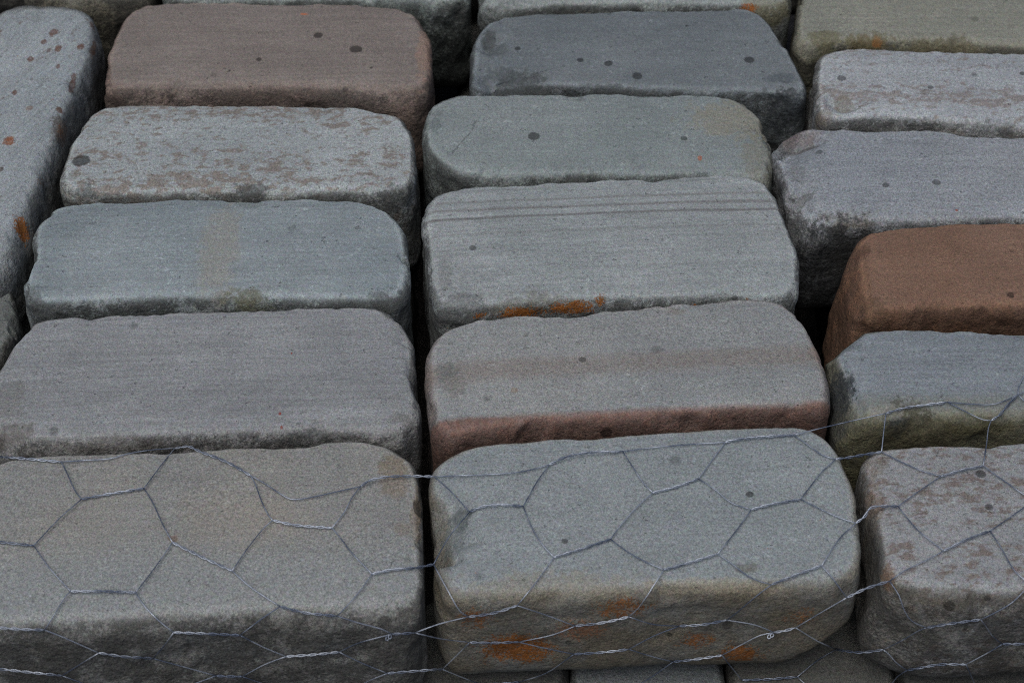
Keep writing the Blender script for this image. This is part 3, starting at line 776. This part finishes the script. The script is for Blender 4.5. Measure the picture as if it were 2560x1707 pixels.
# ------------------------------------------------------------------ the chicken-wire netting
ND = dict(
 a0=(-30,1139), a1=(153,1154), a2=(437,1120), a3=(626,1188), a4=(902,1215), a5=(1086,1191), a6=(1373,1161), a7=(1557,1128),
 a8=(1813,1105), a9=(1985,1087), a10=(2215,1033), a11=(2369,1005), a12=(2478,1051), a13=(2545,986), ax=(2640,952),
 b1=(204,1247), b2=(360,1220), b3=(682,1300), b4=(830,1319), b5=(1174,1279), b6=(1308,1265), b7=(1632,1231), b8=(1746,1196),
 b9=(2089,1147), b10=(2204,1129), b11=(2353,1190), b12=(2458,1164), c1=(-30,1350), c2=(84,1363), c3=(431,1355), c4=(580,1426),
 c5=(930,1434), c6=(1084,1410), c7=(1385,1392), c8=(1526,1347), c9=(1878,1273), c10=(2001,1247), c11=(2140,1307), c12=(2245,1265),
 d1=(176,1477), d2=(339,1480), d7=(1660,1423), d8=(1794,1384), d9=(1928,1461), d10=(2054,1413), d12=(2360,1376), d13=(2475,1327),
 e0=(-30,1566), e1=(112,1574), e3=(700,1515), e4=(843,1539), e5=(1171,1541), e6=(1293,1513), e10=(2117,1493), e11=(2224,1452), e13=(2575,1460),
 f1=(247,1631), f1b=(383,1645), f2=(434,1580), f2b=(600,1587), f3=(715,1640), f3b=(848,1629), f4=(980,1584), f4b=(1037,1581),
 f7=(1438,1564), f7b=(1572,1541), f8=(1698,1564), f8b=(1817,1549), f9=(1935,1580), f9b=(1989,1568), f11=(2317,1568), f12=(2452,1548),
 g0=(-30,1668), g0b=(155,1688), g2=(540,1688), g2b=(606,1690), g4=(968,1682), g4b=(1106,1672), g5=(1174,1605), g5b=(1297,1604),
 g6=(1435,1634), g6b=(1572,1622), g7=(1683,1653), g7b=(1805,1637), g10=(2090,1622), g10b=(2208,1623), g12=(2506,1609), gx=(2620,1606),
 h5=(1201,1709), h5b=(1297,1704), h8=(1855,1699), h8b=(1993,1691), h10=(2268,1674), h11=(2415,1660),
 x1=(2568,925), x2=(2610,1046), x3=(2610,1268), x4=(2615,1232), x5=(240,1722), x6=(470,1714), x7=(680,1716), x8=(895,1716),
 x9=(2030,1722), x10=(2446,1732), x11=(2222,1718), x12=(1588,1714))
TW = [
 ('a0',[(51,1145)],'a1'), ('a2',[(472,1116),(497,1127),(560,1151),(598,1171)],'a3'), ('a4',[(922,1202),(950,1194),(994,1190)],'a5'),
 ('a6',[(1412,1143),(1461,1132)],'a7'), ('a8',[(1832,1100),(1890,1093)],'a9'), ('a10',[(2264,1019),(2315,1012)],'a11'), ('a12',[(2499,1037),(2524,1007)],'a13'),
 ('b1',[(268,1235)],'b2'), ('b3',[(739,1312)],'b4'), ('b5',[(1205,1266),(1251,1261)],'b6'), ('b7',[(1691,1216)],'b8'), ('b9',[(2111,1145),(2162,1136)],'b10'),
 ('b11',[(2404,1175)],'b12'), ('c1',[(0,1354)],'c2'), ('c3',[(497,1388)],'c4'), ('c5',[(981,1423),(1045,1418)],'c6'), ('c7',[(1442,1375)],'c8'),
 ('c9',[(1928,1260)],'c10'), ('c11',[(2162,1290),(2173,1272),(2187,1266),(2213,1265)],'c12'), ('d1',[(255,1477)],'d2'), ('d7',[(1698,1413)],'d8'),
 ('d9',[(1985,1438)],'d10'), ('d12',[(2425,1344)],'d13'), ('e0',[(51,1572)],'e1'), ('e3',[(764,1531)],'e4'), ('e5',[(1232,1532)],'e6'),
 ('e10',[(2169,1469)],'e11'), ('f1',[(306,1640)],'f1b'), ('f2',[(510,1583)],'f2b'), ('f3',[(790,1635)],'f3b'), ('f4',[(1008,1583)],'f4b'),
 ('f7',[(1505,1556)],'f7b'), ('f8',[(1760,1560)],'f8b'), ('f9',[(1965,1575)],'f9b'), ('f11',[(2376,1558)],'f12'), ('g0',[(60,1678)],'g0b'),
 ('g2',[(570,1690)],'g2b'), ('g4',[(1045,1676)],'g4b'), ('g5',[(1235,1606)],'g5b'), ('g6',[(1505,1630)],'g6b'), ('g7',[(1745,1646)],'g7b'),
 ('g10',[(2148,1630)],'g10b'), ('g12',[(2560,1609)],'gx'), ('h5',[(1250,1708)],'h5b'), ('h8',[(1920,1697)],'h8b'), ('h10',[(2312,1666),(2350,1660)],'h11')]
SG = [
 ('a1',[(217,1150),(275,1146),(319,1134),(383,1124)],'a2'), ('a3',[(662,1208),(703,1235),(726,1247),(751,1247),(790,1240),(853,1226)],'a4'),
 ('a5',[(1155,1188),(1232,1185),(1308,1178)],'a6'), ('a7',[(1634,1118),(1730,1110)],'a8'), ('a9',[(2024,1077),(2138,1050)],'a10'),
 ('a11',[(2417,1009),(2478,1011),(2506,1004),(2560,979)],'ax'),
 ('a1',[(168,1184),(190,1230)],'b1'), ('a2',[(408,1156),(383,1189)],'b2'), ('b1',[(153,1291)],'c2'), ('b2',[(383,1258),(406,1309)],'c3'),
 ('a3',[(637,1207),(654,1253),(672,1289)],'b3'), ('a4',[(879,1245),(861,1279)],'b4'), ('b3',[(662,1317),(624,1363)],'c4'), ('b4',[(853,1347),(879,1381)],'c5'),
 ('a5',[(1121,1222)],'b5'), ('a6',[(1343,1203)],'b6'), ('b5',[(1121,1344)],'c6'), ('b6',[(1331,1321),(1358,1363)],'c7'),
 ('a7',[(1580,1164),(1611,1210)],'b7'), ('a8',[(1775,1157)],'b8'), ('b7',[(1595,1264),(1557,1306)],'c8'), ('b8',[(1786,1222),(1828,1256)],'c9'),
 ('a9',[(2024,1115),(2058,1138)],'b9'), ('b9',[(2050,1184),(2024,1218)],'c10'), ('a10',[(2210,1073)],'b10'), ('b10',[(2259,1157),(2315,1180)],'b11'),
 ('a11',[(2417,1030),(2458,1049)],'a12'), ('a13',[(2547,966)],'x1'), ('a13',[(2560,1002)],'x2'), ('a12',[(2471,1070),(2467,1105)],'b12'),
 ('b12',[(2494,1190),(2560,1236)],'x3'), ('b11',[(2302,1224)],'c12'), ('c10',[(2043,1268),(2100,1294)],'c11'), ('c12',[(2291,1321),(2333,1356)],'d12'),
 ('d13',[(2521,1295),(2560,1268)],'x4'), ('d13',[(2502,1367),(2536,1425)],'e13'), ('e13',[(2532,1504),(2493,1528)],'f12'),
 ('c9',[(1844,1321)],'d8'), ('c8',[(1576,1383),(1626,1409)],'d7'), ('c11',[(2100,1344)],'d10'), ('d8',[(1825,1405),(1878,1444)],'d9'),
 ('d10',[(2081,1444),(2104,1476)],'e10'), ('e11',[(2257,1428),(2311,1402)],'d12'), ('e11',[(2247,1487),(2262,1528),(2280,1552)],'f11'),
 ('f12',[(2465,1565),(2480,1588)],'g12'), ('g12',[(2480,1625)],'h11'), ('g10b',[(2223,1635),(2241,1656)],'h10'), ('f11',[(2298,1575),(2255,1600)],'g10b'),
 ('h11',[(2426,1684)],'x10'), ('h10',[(2244,1690)],'x11'), ('e10',[(2043,1536)],'f9b'), ('f9b',[(2043,1601)],'g10'), ('d9',[(1890,1490),(1840,1532)],'f8b'),
 ('f8b',[(1890,1562)],'f9'), ('d7',[(1595,1520)],'f7b'), ('f7b',[(1634,1560)],'f8'), ('c7',[(1343,1451)],'e6'), ('c6',[(1121,1478),(1151,1528)],'e5'),
 ('e6',[(1366,1537)],'f7'), ('e5',[(1098,1559)],'f4b'), ('c5',[(892,1486)],'e4'), ('c4',[(624,1465),(662,1491)],'e3'), ('e4',[(899,1557),(955,1572)],'f4'),
 ('e3',[(657,1544)],'f2b'), ('c3',[(388,1417)],'d2'), ('c2',[(122,1417)],'d1'), ('d1',[(163,1491),(135,1537)],'e1'), ('d2',[(357,1509),(395,1549)],'f2'),
 ('e1',[(153,1590),(217,1618)],'f1'), ('f2',[(418,1603)],'f1b'), ('f1b',[(434,1659)],'g2'), ('f1',[(217,1649)],'g0b'), ('g0b',[(217,1711)],'x5'),
 ('g2',[(500,1703)],'x6'), ('f2b',[(657,1616)],'f3'), ('g2b',[(662,1660)],'f3'), ('f3b',[(892,1608)],'f4'), ('f3b',[(904,1656)],'g4'), ('g2b',[(640,1702)],'x7'),
 ('g4',[(920,1702)],'x8'), ('f4b',[(1098,1595)],'g5'), ('f7',[(1385,1585)],'g5b'), ('g5',[(1148,1631)],'g4b'), ('g5b',[(1366,1620)],'g6'),
 ('g6b',[(1634,1589)],'f8'), ('g6b',[(1630,1640)],'g7'), ('g7b',[(1851,1612),(1901,1587)],'f9'), ('g7b',[(1828,1666)],'h8'), ('h8b',[(2043,1650)],'g10'),
 ('h8b',[(2010,1706)],'x9'), ('g6',[(1366,1681)],'h5b'), ('g4b',[(1155,1692)],'h5'), ('g7',[(1620,1697)],'x12')]

bpy.context.view_layer.update()
DG = bpy.context.evaluated_depsgraph_get()
LIFT = 0.0022

def surf_t(x, y):
    """distance along the view ray to the stones (bridging the gaps between blocks)"""
    best = 9.0
    for dx in (0, -30, 30, -60, 60):
        d = px_ray(x + dx, y)
        ok, loc, *_ = SC.ray_cast(DG, Vector(CAM_LOC), Vector(d))
        if ok:
            t = (np.array(loc) - CAM_LOC) @ px_ray(x + dx, y)
            if dx:
                t += 0.003
            best = min(best, t)
    return best - LIFT

def catmull_open(P, step):
    P = np.asarray(P, float)
    P = np.vstack([2 * P[0] - P[1], P, 2 * P[-1] - P[-2]])
    out = []
    for i in range(1, len(P) - 2):
        p0, p1, p2, p3 = P[i - 1:i + 3]
        n = max(2, int(np.linalg.norm(p2 - p1) / step))
        d1 = max(np.linalg.norm(p2 - p1), 1e-9) ** 0.5
        d0 = max(np.linalg.norm(p1 - p0), 1e-9) ** 0.5
        d2 = max(np.linalg.norm(p3 - p2), 1e-9) ** 0.5
        m1 = (p2 - p1) + d1 * ((p1 - p0) / d0 - (p2 - p0) / (d0 + d1))
        m2 = (p2 - p1) + d1 * ((p3 - p2) / d2 - (p3 - p1) / (d1 + d2))
        t = np.linspace(0, 1, n, endpoint=False)[:, None]
        out.append((2 * t**3 - 3 * t**2 + 1) * p1 + (t**3 - 2 * t**2 + t) * m1 + (-2 * t**3 + 3 * t**2) * p2 + (t**3 - t**2) * m2)
    out.append(P[-2:-1])
    return np.vstack(out)

def taut(path):
    """a wire pulled over the stones: never inside them, straight across hollows"""
    t = np.array([surf_t(x, y) for x, y in path])
    s = np.concatenate([[0], np.cumsum(np.linalg.norm(np.diff(path, axis=0), axis=1))])
    hull = []
    for i in range(len(s)):
        while len(hull) >= 2:
            a, b = hull[-2], hull[-1]
            if (t[b] - t[a]) * (s[i] - s[a]) >= (t[i] - t[a]) * (s[b] - s[a]):
                hull.pop()
            else:
                break
        hull.append(i)
    tt = np.interp(s, s[hull], t[hull])
    for _ in range(2):
        tt[1:-1] = 0.25 * tt[:-2] + 0.5 * tt[1:-1] + 0.25 * tt[2:]
    return np.array([CAM_LOC + px_ray(x, y) * k for (x, y), k in zip(path, tt)])

def tube(name, P, rad, mat, parent, seg=6):
    P = np.asarray(P, float)
    T = np.gradient(P, axis=0)
    T /= np.linalg.norm(T, axis=1)[:, None]
    ref = np.array([0.13, 0.31, 0.94])
    A = np.cross(T, ref)
    A /= np.linalg.norm(A, axis=1)[:, None]
    B = np.cross(T, A)
    verts, faces = [], []
    for i in range(len(P)):
        for k in range(seg):
            a = 2 * math.pi * k / seg
            verts.append((P[i] + rad * (math.cos(a) * A[i] + math.sin(a) * B[i])).tolist())
    for i in range(len(P) - 1):
        for k in range(seg):
            k2 = (k + 1) % seg
            faces.append((i * seg + k, i * seg + k2, (i + 1) * seg + k2, (i + 1) * seg + k))
    faces.append(tuple(range(seg))[::-1])
    faces.append(tuple((len(P) - 1) * seg + k for k in range(seg)))
    me = bpy.data.meshes.new(name)
    me.from_pydata(verts, [], faces)
    me.polygons.foreach_set('use_smooth', np.ones(len(faces), bool))
    me.materials.append(mat)
    ob = bpy.data.objects.new(name, me)
    COL.objects.link(ob)
    ob.parent = parent
    return ob

wire_mat = bpy.data.materials.new('galvanised_wire')
N_ = Nodes(wire_mat)
tc_ = N_.new('ShaderNodeTexCoord')
wnz = N_.noise(tc_.outputs['Object'], 55, 3, 0.6)
bs_ = N_.new('ShaderNodeBsdfPrincipled')
N_.put(bs_.inputs['Base Color'], N_.mix(N_.step(wnz, 0.4, 0.62), (0.10, 0.13, 0.19, 1), (0.40, 0.46, 0.54, 1)))
bs_.inputs['Metallic'].default_value = 0.75
bs_.inputs['Roughness'].default_value = 0.5
o_ = N_.new('ShaderNodeOutputMaterial')
N_.put(o_.inputs['Surface'], bs_.outputs[0])

net = bpy.data.objects.new('wire_netting', None)
COL.objects.link(net)
net['label'] = 'galvanised chicken-wire netting draped over the nearest stone blocks'
net['category'] = 'netting'
WR = 0.00028
tubes3d = []
for a, mid, b in SG:
    path = catmull_open([ND[a]] + mid + [ND[b]], 12)
    tubes3d.append(('s', taut(path)))
for a, mid, b in TW:
    path = catmull_open([ND[a]] + mid + [ND[b]], 5)
    tubes3d.append(('t', taut(path)))
for kind, P in tubes3d:
    if kind == 's':
        tube('wire', P, WR, wire_mat, net)
        continue
    s = np.concatenate([[0], np.cumsum(np.linalg.norm(np.diff(P, axis=0), axis=1))])
    L = s[-1]
    m = int(L / 0.0007)
    q = np.linspace(0, L, m)
    Q = np.stack([np.interp(q, s, P[:, k]) for k in range(3)], 1)
    T = np.gradient(Q, axis=0)
    T /= np.linalg.norm(T, axis=1)[:, None]
    A = np.cross(T, [0.1, 0.3, 0.95])
    A /= np.linalg.norm(A, axis=1)[:, None]
    B = np.cross(T, A)
    ph = 2 * math.pi * q / 0.0105
    rad = 0.00041 * np.minimum(1, np.minimum(q, L - q) / 0.002 + 0.15)
    for sgn in (0, math.pi):
        C = Q + rad[:, None] * (np.cos(ph + sgn)[:, None] * A + np.sin(ph + sgn)[:, None] * B)
        tube('twisted_wire', C, WR, wire_mat, net, seg=6)
# two places where loose ends are wound back on themselves
for nm in ('f4', 'f9'):
    path = catmull_open([ND[nm], (ND[nm][0] - 14, ND[nm][1] + 14)], 4)
    base = taut(path)[0]
    u = np.linspace(0, 1, 46)
    C = np.stack([base[0] - 0.0025 * u + 0.0010 * np.cos(u * 13), np.full(46, base[1]) - 0.0008 + 0.0009 * np.sin(u * 13), base[2] - 0.0024 * u + 0.0006 * np.sin(u * 13 + 1)], 1)
    tube('wire_end', C, WR, wire_mat, net)
